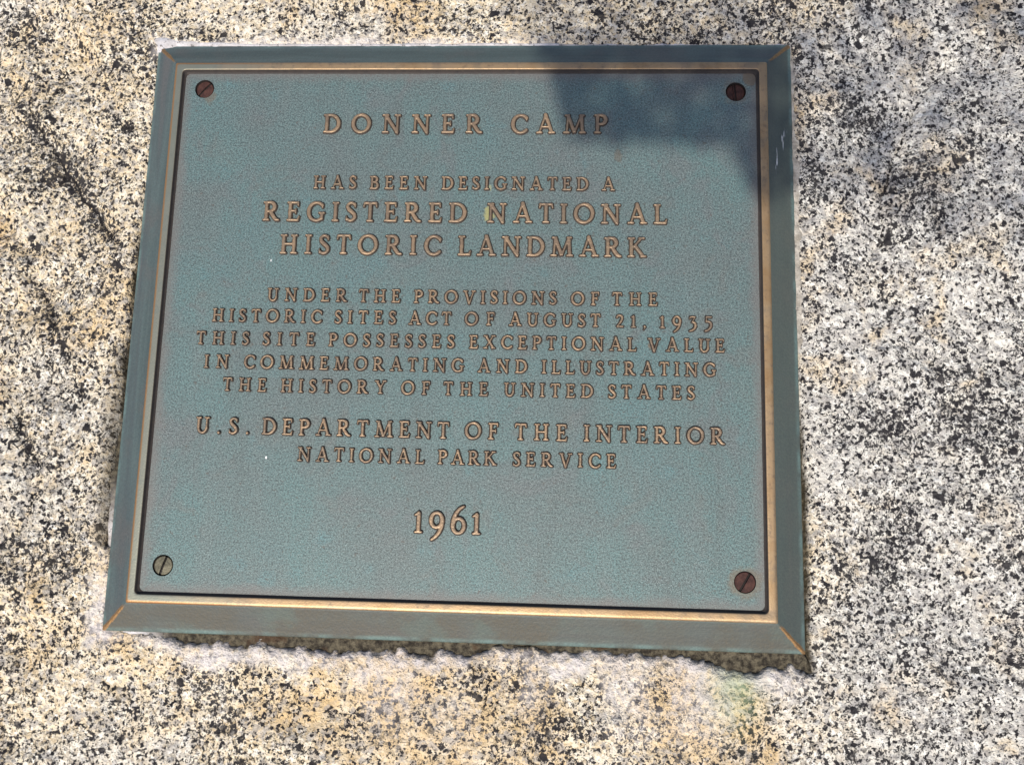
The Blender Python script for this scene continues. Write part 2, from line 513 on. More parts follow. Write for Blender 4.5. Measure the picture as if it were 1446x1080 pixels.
xs = axis_coords(-0.385, 0.43, 0.00145, 1.05)
ys = axis_coords(-0.325, 0.285, 0.00145, 0.95)
X, Y = np.meshgrid(xs, ys)
gd = gap_distance(X, Y)
far = sstep(0.004, 0.06, gd)
big = (fbm(X, Y, 5.5, 3, 1) - 0.5) * 0.034
medn = (fbm(X, Y, 17, 4, 5) - 0.5) * 0.020
lum = (fbm(X, Y, 48, 4, 9, 0.55) - 0.5) * 0.0095
gra = (fbm(X, Y, 210, 3, 13, 0.6) - 0.5) * 0.0022
leftish = sstep(-0.20, -0.30, X)
Z = -0.0085 + far * (big * 0.55 + medn * (0.45 + 0.75 * leftish)) + lum * (0.55 + 0.6 * leftish) * (0.35 + 0.65 * far) + gra
# rounded shoulders of the recess; the rock rises in a lip below the lower edge
lip = np.exp(-((Y + PY + 0.020) / 0.012) ** 2) * sstep(0.26, 0.20, np.abs(X))
Z += lip * 0.0012
Z -= 0.0025 * sstep(0.004, -0.0005, gd)
Z = np.where(gd < 0.0006, np.minimum(Z, Z * (1 - sstep(0.0006, -0.0030, gd)) + (-0.0165) * sstep(0.0006, -0.0030, gd)), Z)
# cracks and hollows
crack = np.zeros_like(X); mica_add = np.zeros_like(X)
wob = (fbm(X, Y, 55, 4, 41, 0.65) - 0.5) * 0.032
CR = [([(-0.312, 0.150), (-0.300, 0.133), (-0.287, 0.112), (-0.272, 0.096), (-0.262, 0.083), (-0.252, 0.068)], 0.0042, 0.007),
      ([(-0.322, 0.085), (-0.300, 0.098), (-0.285, 0.110)], 0.0030, 0.004),
      ([(-0.292, 0.020), (-0.279, -0.004), (-0.272, -0.020)], 0.0030, 0.005),
      ([(-0.268, -0.028), (-0.262, -0.045), (-0.258, -0.056)], 0.0022, 0.004),
      ([(-0.292, -0.072), (-0.285, -0.090), (-0.272, -0.104)], 0.0030, 0.005),
      ([(-0.276, -0.115), (-0.281, -0.140), (-0.284, -0.150)], 0.0018, 0.004),
      ([(-0.245, 0.140), (-0.228, 0.135)], 0.0025, 0.003),
      ([(-0.300, 0.133), (-0.304, 0.165), (-0.298, 0.190)], 0.0016, 0.003),
      ([(-0.252, 0.068), (-0.238, 0.055), (-0.234, 0.030)], 0.0016, 0.003),
      ([(-0.279, -0.004), (-0.285, -0.035), (-0.292, -0.072)], 0.0014, 0.003),
      ([(-0.281, -0.140), (-0.290, -0.165), (-0.283, -0.185)], 0.0014, 0.003),
      ([(-0.330, -0.215), (-0.300, -0.222), (-0.270, -0.214)], 0.0014, 0.002)]
for pts, w, dep in CR:
    d = seg_dist(X + wob, Y - wob, pts)
    crack = np.maximum(crack, np.exp(-(d / (w * 0.38)) ** 2))
    Z -= dep * 0.35 * np.exp(-(d / (w * 1.1)) ** 2)
    mica_add = np.maximum(mica_add, np.exp(-(d / (w * 1.8)) ** 2))
thin = seg_dist(X + wob * 0.5, Y + wob * 0.3, [(0.306, 0.155), (0.298, 0.135), (0.290, 0.115), (0.284, 0.098), (0.281, 0.080), (0.283, 0.062)])
tk = np.exp(-(thin / 0.0014) ** 2)
crack = np.maximum(crack, tk * 0.80)
Z -= 0.002 * tk
Z += 0.005 * sstep(0, 0.02, X - 0.287 - (Y - 0.10) * 0.3) * sstep(0.01, 0.10, Y) * sstep(0.30, 0.16, Y)
# stains
n_a = fbm(X, Y, 12, 4, 51); n_b = fbm(X, Y, 38, 4, 57, 0.6)
ochre = sstep(0.50, 0.68, n_a * 0.75 + n_b * 0.25 + 0.17 * np.exp(-((Y + 0.250) / 0.035) ** 2) * sstep(-0.13, -0.03, X) * sstep(0.27, 0.17, X)
              + 0.09 * np.exp(-((Y + 0.05) / 0.09) ** 2) * np.exp(-((X + 0.25) / 0.03) ** 2) - 0.12 * sstep(0.20, 0.235, X))
grey = np.clip(sstep(0.08, 0.30, X + (n_a - 0.5) * 0.35) + 0.6 * sstep(0.56, 0.7, fbm(X, Y, 9, 3, 61)), 0, 1)
below = -Y - PY
crust = sstep(0.014, 0.002, gd + (n_b - 0.5) * 0.030) * sstep(0.0, 0.004, below) * sstep(0.235, 0.20, X)
drip = sstep(0.44, 0.76, 0.7 * fbm(X + (n_b - 0.5) * 0.02, Y * 0.3, 34, 3, 67) + 0.3 * n_b) * sstep(0.075, 0.015, below) * sstep(0.0, 0.006, below) * sstep(-0.16, -0.10, X) * sstep(0.22, 0.16, X)
crust = np.maximum(crust, drip * 0.75)
crust = np.maximum(crust, 0.8 * sstep(0.016, 0.004, gd + (n_b - 0.5) * 0.02) * sstep(-0.19, -0.22, X) * sstep(-0.14, -0.19, Y))
crust = np.maximum(crust, 0.7 * sstep(0.010, 0.002, gd + (n_b - 0.5) * 0.016) * sstep(0.19, 0.205, Y) * sstep(0.10, 0.0, X))
yellowish = np.exp(-((X - 0.175) / 0.03) ** 2) * np.exp(-((below - 0.04) / 0.03) ** 2)
ochre = np.clip(ochre + 0.45 * yellowish, 0, 1)
green = np.exp(-((X - 0.180) / 0.014) ** 2) * np.exp(-((below - 0.018) / 0.022) ** 2) * (0.5 + n_b)
soil = sstep(0.0004, -0.0014, gd + (n_b - 0.5) * 0.002)
soil = np.maximum(soil, 0.75 * sstep(0.010, 0.0, gd + (n_b - 0.5) * 0.014) * sstep(-0.20, -0.22, X) * sstep(-0.17, -0.14, Y) * sstep(0.0, -0.05, Y) * 0.8)
dark = sstep(0.56, 0.72, fbm(X, Y, 20, 4, 71, 0.6)) * 0.30 * sstep(-0.30, -0.1, X + 0.5 * Y + 0.12) + 0.45 * mica_add
dark += 0.35 * np.exp(-((X + 0.285) / 0.03) ** 2 - ((Y - 0.115) / 0.02) ** 2) + 0.4 * np.exp(-((X + 0.262) / 0.022) ** 2 - ((Y + 0.155) / 0.018) ** 2)
dark += 0.4 * np.exp(-((X - 0.272) / 0.02) ** 2 - ((Y - 0.150) / 0.014) ** 2) + 0.4 * np.exp(-((X - 0.285) / 0.014) ** 2 - ((Y + 0.058) / 0.016) ** 2)
# dome down to the ground outside the part in view
rr = np.sqrt((X / 1.02) ** 2 + (Y / 0.92) ** 2)
Z -= 0.78 * sstep(0.50, 1.02, rr) ** 1.3 + 0.10 * np.maximum(rr - 0.45, 0) ** 2
Vr = np.stack([X, Y, Z], -1).reshape(-1, 3)
bme = np_mesh('granite_boulder', Vr, grid_faces(len(ys), len(xs)),
              dict(grey=grey, ochre=ochre * 0.8, crust=crust, crack=np.clip(crack * 0.95, 0, 1), green=green, soil=soil, dark=dark))
boulder = link_obj('granite_boulder', bme, M_GRANITE)
boulder['label'] = 'black speckled cream and grey granite boulder that the bronze plaque is set into'
boulder['category'] = 'boulder'

# mortar bed: a ragged strip all round the foot of the plaque
S = []                                                        # perimeter samples (x, y, nx, ny)
st = 0.0012
for x in np.arange(-PX, PX, st): S.append((x, PY, 0, 1))
for k in range(1, 8): a = math.pi / 2 * k / 8; S.append((PX, PY, math.sin(a), math.cos(a)))
for y in np.arange(PY, -PY, -st): S.append((PX, y, 1, 0))
for k in range(1, 8): a = math.pi / 2 * k / 8; S.append((PX, -PY, math.cos(a), -math.sin(a)))
for x in np.arange(PX, -PX, -st): S.append((x, -PY, 0, -1))
for k in range(1, 8): a = math.pi / 2 * k / 8; S.append((-PX, -PY, -math.sin(a), -math.cos(a)))
for y in np.arange(-PY, PY, st): S.append((-PX, y, -1, 0))
for k in range(1, 8): a = math.pi / 2 * k / 8; S.append((-PX, PY, -math.cos(a), math.sin(a)))
S = np.array(S)
NR = 22
offs = np.concatenate([[-0.006, -0.002], np.linspace(0, 0.022, NR - 2)])
MX = S[:, None, 0] + S[:, None, 2] * offs[None]
MY = S[:, None, 1] + S[:, None, 3] * offs[None]
sx, sy = S[:, None, 0] + 0 * MX, S[:, None, 1] + 0 * MX
nx_, ny_ = S[:, None, 2] + 0 * MX, S[:, None, 3] + 0 * MX
top = sstep(0.3, 0.9, ny_); bot = sstep(0.3, 0.9, -ny_); rig = sstep(0.3, 0.9, nx_); lef = sstep(0.3, 0.9, -nx_)
wn1 = fbm(sx * 1.0, sy * 1.0, 40, 3, 81); wn2 = fbm(MX, MY, 120, 4, 83, 0.6)
width = top * (0.0022 + 0.006 * sstep(-0.15, -0.21, sx) + (wn1 - 0.5) * 0.004 - 0.003 * sstep(0.07, 0.11, sx)) \
    + rig * (0.0072 * sstep(-0.05, 0.0, sy) * sstep(0.20, 0.17, sy) + 0.0005 + (wn1 - 0.5) * 0.007 + (wn2 - 0.5) * 0.006) + lef * (0.0004 + 0.004 * np.exp(-((sy + 0.135) / 0.025) ** 2) + 0.0006 * sstep(0.0, 0.06, sy)) \
    + bot * (0.012 * sstep(-0.16, -0.20, sx) + 0.030 * sstep(-0.20, -0.17, sx) + 0.002)
corner_tl = np.exp(-((sx + PX) ** 2 + (sy - PY) ** 2) / 0.012 ** 2)
prof = sstep(width + 0.002, width * 0.3, offs[None] + (wn2 - 0.5) * 0.004)
level = -0.0098 * np.ones_like(MX)
level += top * 0.0013 + rig * 0.0012 * sstep(-0.05, 0.0, sy) + lef * (-0.003) * sstep(0.12, 0.02, sy) * (1 - np.exp(-((sy + 0.135) / 0.03) ** 2)) + rig * (-0.006 * sstep(0.0, -0.06, sy))
level += bot * (-0.0024 * sstep(-0.20, -0.17, sx)) - lef * 0.004 * sstep(-0.10, -0.02, sy) * sstep(0.08, 0.0, sy)
sunk = np.clip(bot * sstep(-0.205, -0.175, sx) + rig * sstep(0.0, -0.08, sy) + lef * sstep(0.10, 0.03, sy) * (1 - np.exp(-((sy + 0.145) / 0.022) ** 2)), 0, 1)
MZ = level - 0.004 * (1 - prof) * (1 - sunk) + (wn2 - 0.5) * 0.0022 + corner_tl * 0.0014
MZ -= 0.006 * sstep(0.012, 0.022, offs[None]) * (1 - sunk)
soilm = np.clip(sunk * 1.0, 0, 1)
mv = np.stack([MX, MY, MZ], -1)
mv = np.concatenate([mv, mv[:1]], 0)
att = lambda a: np.concatenate([a, a[:1]], 0)
mme = np_mesh('mortar_bed', mv.reshape(-1, 3), grid_faces(mv.shape[0], NR),
              dict(soil=att(soilm), beige=att(np.clip(rig + 0.4 * lef, 0, 1))))
mortar = link_obj('mortar_bed', mme, M_MORTAR, boulder)

# ------------------------------------------------------------------ plaque
plaque = bpy.data.objects.new('bronze_plaque', None)
COL.objects.link(plaque)
plaque.empty_display_size = 0.05
plaque['label'] = 'weathered green bronze landmark plaque with raised lettering, bolted to the granite boulder'
plaque['category'] = 'plaque'


def rounded_rect(hx, hy, r, step=0.004, nc=8):
    pts = []
    for cx, cy, a0 in ((hx - r, hy - r, 0), (-hx + r, hy - r, 90), (-hx + r, -hy + r, 180), (hx - r, -hy + r, 270)):
        for k in range(nc + 1):
            a = math.radians(a0 + 90 * k / nc)
            pts.append((cx + r * math.cos(a), cy + r * math.sin(a)))
    return pts


def sweep(profile, hx, hy, radius, nsub, wob=0.0, seed=0):
    """profile: list of (offset outwards, z); radius(offset) -> corner radius.  Rings share topology."""
    rings = []
    for off, z in profile:
        base = rounded_rect(hx + off, hy + off, radius(off))
        ring = []
        nb = len(base)
        for i in range(nb):
            p = np.array(base[i]); q = np.array(base[(i + 1) % nb])
            long = (i % 9 == 8)
            ns = nsub if long else 1
            for k in range(ns):
                ring.append(p + (q - p) * k / ns)
        ring = np.array(ring)
        rings.append(np.c_[ring, np.full(len(ring), z)])
    R = np.array(rings)                                   # (profile, ring, 3)
    if wob:
        n = fbm(R[:, :, 0], R[:, :, 1], 45, 3, seed) - 0.5
        R[:, :, 2] += n * wob
    npf, nr = R.shape[:2]
    idx = np.arange(npf * nr).reshape(npf, nr)
    j = (np.arange(nr) + 1) % nr
    F = np.stack([idx[:-1], idx[1:], idx[1:][:, j], idx[:-1][:, j]], -1).reshape(-1, 4)
    return R.reshape(-1, 3), F, npf, nr


HX, HY = 0.205, 0.185
# raised rim
rim_prof = [(-0.0080, -0.0006), (-0.0072, 0.00025), (-0.0067, 0.0005), (-0.0063, 0.0010), (-0.0060, 0.0020), (-0.0057, 0.0028),
            (-0.0054, 0.00303), (-0.0051, 0.00309), (-0.0042, 0.00310), (-0.0026, 0.00310), (-0.0015, 0.00308), (-0.0008, 0.00288), (-0.0002, 0.0022), (0.0, 0.0016), (0.0001, 0.0004)]
V, F, npf, nr = sweep(rim_prof, HX, HY, lambda o: 0.0012 + max(0, -o) * 0.28, 60, 0.00035, 91)
side = np.repeat(np.array([0, .1, .17, .22, .27, .33, 0.40, .43, .5, .62, .74, .82, .9, 1.0, 1.0]), nr)
rim = link_obj('raised_rim', np_mesh('raised_rim', V, F[:, ::-1], dict(side=side)), M_RIM, plaque)
# sloping border with a short vertical foot
bev_prof = [(-0.0006, 0.0012), (0.0, 0.0013), (0.0008, 0.00095), (0.0060, -0.0018), (0.0120, -0.0050), (0.0172, -0.0077),
            (0.0182, -0.0083), (0.0187, -0.0090), (0.0189, -0.0100), (0.0190, -0.0240)]
V, F, npf, nr = sweep(bev_prof, HX, HY, lambda o: 0.0004, 60, 0.0003, 97)
bme2 = np_mesh('bevelled_border', V, F[:, ::-1])
bev = link_obj('bevelled_border', bme2, M_BEVEL, plaque)
for pm in (bme2,):
    pm.polygons.foreach_set('use_smooth', np.zeros(len(pm.polygons), bool))

# field plate with four screw sockets
SCREWS = [(-0.1837, 0.1663, M_RUST, 'rusty brown slotted screw', 48, 0.0061, -0.0008),
          (0.1842, 0.1644, M_RUST_DARK, 'dark rusty screw with a worn slot', 95, 0.0062, -0.0016),
          (0.1857, -0.1608, M_RUST, 'rusty brown slotted screw', 60, 0.0064, -0.0002),
          (-0.1836, -0.1611, M_BRASS, 'dull olive brass slotted screw', 73, 0.0060, -0.0006)]
HOLE_R = 0.0068
fb = bmesh.new()
hx, hy = HX - 0.0066, HY - 0.0066
ov = [fb.verts.new((x, y, 0)) for x, y in rounded_rect(hx, hy, 0.002, nc=6)]
ed = [fb.edges.new((ov[i], ov[(i + 1) % len(ov)])) for i in range(len(ov))]
holes = []
for cx, cy, *_ in SCREWS:
    hv = [fb.verts.new((cx + HOLE_R * math.cos(a), cy + HOLE_R * math.sin(a), 0)) for a in np.linspace(0, 2 * math.pi, 48, endpoint=False)]
    holes.append(hv)
    ed += [fb.edges.new((hv[i], hv[(i + 1) % 48])) for i in range(48)]
bmesh.ops.triangle_fill(fb, use_beauty=True, use_dissolve=False, edges=ed)
for f in fb.faces:
    if f.normal.z < 0:
        f.normal_flip()
bad = [f for f in fb.faces if any((f.calc_center_median() - Vector((cx, cy, 0))).length < HOLE_R * 0.97 for cx, cy, *_ in SCREWS)]
bmesh.ops.delete(fb, geom=bad, context='FACES_ONLY')
fm = bpy.data.meshes.new('field_plate')
fb.to_mesh(fm); fb.free()
field = link_obj('field_plate', fm, M_FIELD, plaque)

for i, (cx, cy, mat, lab, ang, rad, zt) in enumerate(SCREWS):
    # head: turned disc with a soft edge and a slot cut by lowering a strip
    nr_, na = 60, 180
    V = []; F = []
    rr_ = np.concatenate([np.linspace(0.0002, rad * 0.9, nr_), [rad * 0.96, rad, rad, rad]])
    V_ = []
    for k, r in enumerate(rr_):
        for j in range(na):
            a = 2 * math.pi * j / na
            V_.append((r * math.cos(a), r * math.sin(a), k))
    V_ = np.array(V_)
    # warp so that grid rows fall along the slot
    ca, sa = math.cos(math.radians(ang)), math.sin(math.radians(ang))
    across = -V_[:, 0] * sa + V_[:, 1] * ca
    z = np.where(V_[:, 2] < nr_, 0.00035 * (1 - (np.hypot(V_[:, 0], V_[:, 1]) / rad) ** 2), 0)
    z = np.where(V_[:, 2] == nr_, -0.00012, z)
    z = np.where(V_[:, 2] == nr_ + 1, -0.0004, z)
    z = np.where(V_[:, 2] == nr_ + 2, -0.0014, z)
    z = np.where(V_[:, 2] == nr_ + 3, -0.0045, z)
    sw = 0.00062 if i != 1 else 0.0004
    slot = sstep(sw + 0.00018, sw, np.abs(across)) * (V_[:, 2] <= nr_ + 1)
    if i == 1:
        s2 = sstep(0.0005, 0.00025, np.abs(across - 0.0016)) * (V_[:, 2] <= nr_ + 1)
        slot = np.maximum(slot * 0.7, s2 * 0.45)
    z = z - slot * 0.0013
    P = np.stack([V_[:, 0], V_[:, 1], z], -1)
    idx = np.arange(len(P)).reshape(len(rr_), na)
    jj = (np.arange(na) + 1) % na
    F = np.stack([idx[:-1], idx[1:], idx[1:][:, jj], idx[:-1][:, jj]], -1).reshape(-1, 4)
    me = np_mesh('screw', P, F)
    # close the centre
    bm = bmesh.new(); bm.from_mesh(me); bm.verts.ensure_lookup_table()
    fc = bm.faces.new([bm.verts[j] for j in range(na)]); fc.smooth = True
    bm.to_mesh(me); bm.free()
    s = link_obj('screw', me, mat, plaque)
    s.location = (cx, cy, zt)
    s.rotation_euler = (math.radians(random.uniform(-3, 3)), math.radians(random.uniform(-3, 3)), 0)
    s['label'] = lab
    # socket wall and floor
    sv = []
    prof = [(HOLE_R + 0.0002, -0.00005), (HOLE_R, -0.0002), (HOLE_R - 0.0001, -0.0030), (0.0003, -0.0031)]
    for r, zz in prof:
        for j in range(48):
            a = 2 * math.pi * j / 48
            sv.append((r * math.cos(a), r * math.sin(a), zz))
    idx = np.arange(len(sv)).reshape(4, 48)
    jj = (np.arange(48) + 1) % 48
    F = np.stack([idx[:-1], idx[:-1][:, jj], idx[1:][:, jj], idx[1:]], -1).reshape(-1, 4)
    h = link_obj('screw_socket', np_mesh('screw_socket', sv, F), M_HOLE, plaque)
    h.location = (cx, cy, 0)


# ------------------------------------------------------------------ lettering
def glyph_field(ch):
    """returns width and a function sdf(X, Y) built from strokes; cap height = 1"""
    S, T, Q = 0.090, 0.061, 0.054
    parts = []

    def cap(x0, y0, x1, y1, r0, r1=None):
        parts.append(('c', x0, y0, x1, y1, r0, r0 if r1 is None else r1))

    def box(x0, y0, x1, y1, r0, r1=None):
        parts.append(('b', x0, y0, x1, y1, r0, r0 if r1 is None else r1))

    def serif(x, y, h=0.125):
        yy = y + Q if y < 0.5 else y - Q
        cap(x - h, yy, x + h, yy, Q)

    def stem(x, top=True, bottom=True, y0=0.03, y1=0.97, r=S, h=0.125):
        box(x, y0, x, y1, r)
        if top: serif(x, 1, h)
        if bottom: serif(x, 0, h)

    def arc(cx, cy, rx, ry, a0, a1, thick=S, thin=T, n=26, tilt=0.0):
        pr = None
        for k in range(n + 1):
            a = math.radians(a0 + (a1 - a0) * k / n)
            p = (cx + rx * math.cos(a), cy + ry * math.sin(a))
            w = thin + (thick - thin) * abs(math.cos(a - tilt)) ** 1.3
            if pr: cap(pr[0], pr[1], p[0], p[1], pr[2], w)
            pr = (p[0], p[1], w)

    def path(pts):
        for a, b in zip(pts[:-1], pts[1:]):
            cap(a[0], a[1], b[0], b[1], a[2], b[2])

    def smooth_path(ctrl, n=8):
        out = []
        c = [ctrl[0]] + list(ctrl) + [ctrl[-1]]
        for i in range(1, len(c) - 2):
            for k in range(n):
                u = k / n
                p = []
                for d in range(3):
                    p0, p1, p2, p3 = c[i - 1][d], c[i][d], c[i + 1][d], c[i + 2][d]
                    p.append(0.5 * (2 * p1 + (p2 - p0) * u + (2 * p0 - 5 * p1 + 4 * p2 - p3) * u * u + (3 * p1 - p0 - 3 * p2 + p3) * u ** 3))
                out.append(tuple(p))
        out.append(tuple(ctrl[-1]))
        path(out)

    w = 0.7
    if ch == 'I':
        stem(0.17); w = 0.34
    elif ch == 'H':
        stem(0.17); stem(0.69); box(0.17, 0.51, 0.69, 0.51, T); w = 0.86
    elif ch in 'EFL':
        stem(0.17)
        if ch in 'EF':
            cap(0.17, 0.945, 0.53, 0.945, T * 0.98); cap(0.54, 0.94, 0.555, 0.80, T, T * 0.75)
            cap(0.17, 0.52, 0.43, 0.52, T * 0.95); cap(0.44, 0.62, 0.44, 0.42, T * 0.72)
            w = 0.62
        if ch in 'EL':
            e = 0.56 if ch == 'E' else 0.55
            cap(0.17, 0.055, e, 0.055, T); cap(e, 0.06, e + 0.055, 0.23, T * 1.05, T * 0.7)
            w = 0.68 if ch == 'E' else 0.66
    elif ch == 'T':
        stem(0.36, top=False); cap(0.08, 0.945, 0.64, 0.945, T)
        cap(0.08, 0.94, 0.045, 0.78, T, T * 0.75); cap(0.64, 0.94, 0.675, 0.78, T, T * 0.75); w = 0.72
    elif ch == 'N':
        stem(0.15, top=True, r=0.062); box(0.75, 0.06, 0.75, 0.97, 0.062); serif(0.75, 1, 0.12)
        box(0.14, 0.97, 0.76, 0.02, S * 1.02); cap(0.745, 0.03, 0.76, 0.0, 0.05); w = 0.90
    elif ch == 'M':
        box(0.15, 0.03, 0.21, 0.97, 0.058); serif(0.14, 0, 0.12); serif(0.18, 1, 0.09)
        box(0.86, 0.97, 0.92, 0.03, S); serif(0.92, 0, 0.13); serif(0.89, 1, 0.09)
        box(0.20, 0.97, 0.53, 0.04, S); box(0.53, 0.04, 0.86, 0.97, 0.056); w = 1.07
    elif ch == 'A':
        box(0.42, 1.02, 0.12, 0.03, 0.056); box(0.40, 1.04, 0.73, 0.03, S); cap(0.395, 1.03, 0.40, 0.95, 0.045, 0.06)
        box(0.21, 0.345, 0.62, 0.345, 0.050); serif(0.12, 0, 0.115); serif(0.73, 0, 0.125); w = 0.86
    elif ch == 'V':
        box(0.12, 0.97, 0.42, 0.0, S); box(0.72, 0.97, 0.43, 0.0, 0.056); serif(0.12, 1, 0.12); serif(0.72, 1, 0.115)
        cap(0.42, 0.03, 0.425, 0.0, 0.06); w = 0.84
    elif ch == 'U':
        box(0.17, 0.36, 0.17, 0.97, S); serif(0.17, 1, 0.125); box(0.67, 0.36, 0.67, 0.97, 0.060); serif(0.67, 1, 0.12)
        arc(0.42, 0.36, 0.25, 0.315, 180, 360, 0.070, 0.062); w = 0.83
    elif ch == 'X':
        box(0.13, 0.97, 0.71, 0.03, S); box(0.69, 0.97, 0.13, 0.03, 0.056)
        for x_ in (0.13, 0.70): serif(x_, 1, 0.115); serif(x_, 0, 0.115)
        w = 0.84
    elif ch == 'Y':
        box(0.12, 0.97, 0.40, 0.46, S); box(0.68, 0.97, 0.40, 0.46, 0.058); box(0.40, 0.5, 0.40, 0.03, S)
        serif(0.12, 1, 0.115); serif(0.68, 1, 0.11); serif(0.40, 0); w = 0.80
    elif ch == 'K':
        stem(0.17); box(0.66, 0.96, 0.22, 0.46, 0.056); serif(0.66, 1, 0.11)
        box(0.34, 0.58, 0.74, 0.04, S); serif(0.74, 0, 0.115); w = 0.86
    elif ch == 'O':
        arc(0.48, 0.5, 0.405, 0.455, 0, 360, S, T, 44, 0.35); w = 0.96
    elif ch == 'C':
        arc(0.46, 0.5, 0.385, 0.455, 42, 318, S, T, 36); cap(0.745, 0.86, 0.755, 0.70, T * 1.05, T * 0.7); w = 0.80
    elif ch == 'G':
        arc(0.46, 0.5, 0.385, 0.455, 44, 305, S, T, 36); cap(0.74, 0.86, 0.75, 0.71, T * 1.05, T * 0.7)
        box(0.73, 0.10, 0.73, 0.42, S * 0.95); cap(0.61, 0.43, 0.84, 0.43, Q); cap(0.68, 0.13, 0.73, 0.12, 0.06); w = 0.89
    elif ch == 'D':
        stem(0.17); arc(0.34, 0.5, 0.43, 0.447, -90, 90, S * 1.02, T, 24)
        box(0.17, 0.947, 0.34, 0.947, T); box(0.17, 0.053, 0.34, 0.053, T); w = 0.87
    elif ch in 'PR':
        stem(0.17); arc(0.34, 0.72, 0.225, 0.228, -90, 90, S, T, 20)
        box(0.17, 0.947, 0.34, 0.947, T); box(0.17, 0.492, 0.34, 0.492, T); w = 0.66
        if ch == 'R':
            smooth_path([(0.36, 0.48, 0.06), (0.50, 0.28, 0.085), (0.64, 0.09, 0.075), (0.80, 0.045, 0.042)]); w = 0.84
    elif ch == 'B':
        stem(0.17); arc(0.33, 0.745, 0.18, 0.205, -90, 90, S * 0.95, T, 20); arc(0.35, 0.29, 0.225, 0.238, -90, 90, S, T, 20)
        for yy in (0.948, 0.535, 0.053): box(0.17, yy, 0.35, yy, T)
        w = 0.68
    elif ch == 'S':
        smooth_path([(0.51, 0.83, 0.05), (0.40, 0.935, 0.055), (0.25, 0.93, 0.058), (0.145, 0.80, 0.068), (0.20, 0.635, 0.08), (0.34, 0.51, 0.088),
                     (0.475, 0.375, 0.08), (0.51, 0.22, 0.07), (0.41, 0.085, 0.06), (0.26, 0.055, 0.055), (0.12, 0.14, 0.05)])
        cap(0.515, 0.93, 0.51, 0.74, 0.038); cap(0.10, 0.27, 0.105, 0.07, 0.038); w = 0.61
    elif ch == '1':
        box(0.22, 0.03, 0.22, 0.86, S); cap(0.22, 0.86, 0.23, 0.88, 0.075, 0.05); cap(0.22, 0.84, 0.07, 0.76, 0.058, 0.045); serif(0.22, 0, 0.13); w = 0.40
    elif ch == '9':
        arc(0.32, 0.57, 0.235, 0.305, 0, 360, S * 0.92, T, 36)
        smooth_path([(0.555, 0.60, 0.072), (0.545, 0.36, 0.074), (0.46, 0.12, 0.072), (0.31, -0.10, 0.066), (0.12, -0.25, 0.048)]); w = 0.66
    elif ch == '6':
        arc(0.34, 0.36, 0.235, 0.305, 0, 360, S * 0.92, T, 36)
        smooth_path([(0.105, 0.34, 0.072), (0.115, 0.56, 0.074), (0.21, 0.83, 0.072), (0.36, 1.04, 0.062), (0.55, 1.17, 0.048)]); w = 0.66
    elif ch == '2':
        smooth_path([(0.09, 0.74, 0.058), (0.16, 0.865, 0.06), (0.30, 0.90, 0.062), (0.445, 0.80, 0.076), (0.46, 0.63, 0.08), (0.34, 0.38, 0.07), (0.13, 0.10, 0.05)])
        cap(0.12, 0.07, 0.52, 0.07, 0.062); w = 0.60
    elif ch == '3':
        cap(0.12, 0.87, 0.46, 0.87, 0.062); cap(0.12, 0.86, 0.09, 0.76, 0.05, 0.04); box(0.45, 0.86, 0.25, 0.50, 0.055)
        smooth_path([(0.25, 0.50, 0.055), (0.42, 0.44, 0.072), (0.49, 0.26, 0.082), (0.42, 0.04, 0.075), (0.26, -0.11, 0.062), (0.07, -0.16, 0.05)]); w = 0.58
    elif ch == '5':
        cap(0.16, 0.87, 0.50, 0.87, 0.065); cap(0.50, 0.87, 0.52, 0.93, 0.05, 0.035); box(0.165, 0.87, 0.15, 0.53, 0.05)
        smooth_path([(0.15, 0.53, 0.05), (0.33, 0.53, 0.062), (0.48, 0.41, 0.08), (0.49, 0.20, 0.082), (0.38, 0.0, 0.072), (0.22, -0.12, 0.06), (0.07, -0.16, 0.05)]); w = 0.60
    elif ch == '.':
        cap(0.13, 0.085, 0.14, 0.085, 0.088); w = 0.28
    elif ch == ',':
        cap(0.14, 0.10, 0.15, 0.09, 0.088); cap(0.20, 0.06, 0.08, -0.14, 0.05, 0.03); w = 0.30

    def sdf(X, Y):
        D = np.full(X.shape, 9.0)
        k = 0.035
        for kind, x0, y0, x1, y1, r0, r1 in parts:
            vx, vy = x1 - x0, y1 - y0
            L2 = vx * vx + vy * vy + 1e-9
            L = math.sqrt(L2)
            u = ((X - x0) * vx + (Y - y0) * vy) / L2
            if kind == 'c':
                uc = np.clip(u, 0, 1)
                d = np.hypot(X - x0 - uc * vx, Y - y0 - uc * vy) - (r0 + (r1 - r0) * uc)
            else:
                ac = np.abs((X - x0) * vy - (Y - y0) * vx) / L - r0
                al = np.abs(u - 0.5) * L - 0.5 * L
                d = np.hypot(np.maximum(ac, 0), np.maximum(al, 0)) + np.minimum(np.maximum(ac, al), 0)
            h = np.clip(0.5 + 0.5 * (D - d) / k, 0, 1)
            D = D * (1 - h) + d * h - k * h * (1 - h)
        return D
    return w, sdf


_glyphs = {}
STEP = 1 / 46


def glyph(ch):
    if ch not in _glyphs:
        w, sdf = glyph_field(ch)
        gx = np.arange(-0.10, w + 0.10, STEP)
        gy = np.arange(-0.40, 1.32, STEP)
        GX, GY = np.meshgrid(gx, gy)
        D = sdf(GX, GY)
        sol = D < 0.01
        cols = np.where(sol.any(0))[0]
        _glyphs[ch] = (gx[cols[0]], gx[cols[-1]], GX, GY, D)
    return _glyphs[ch]


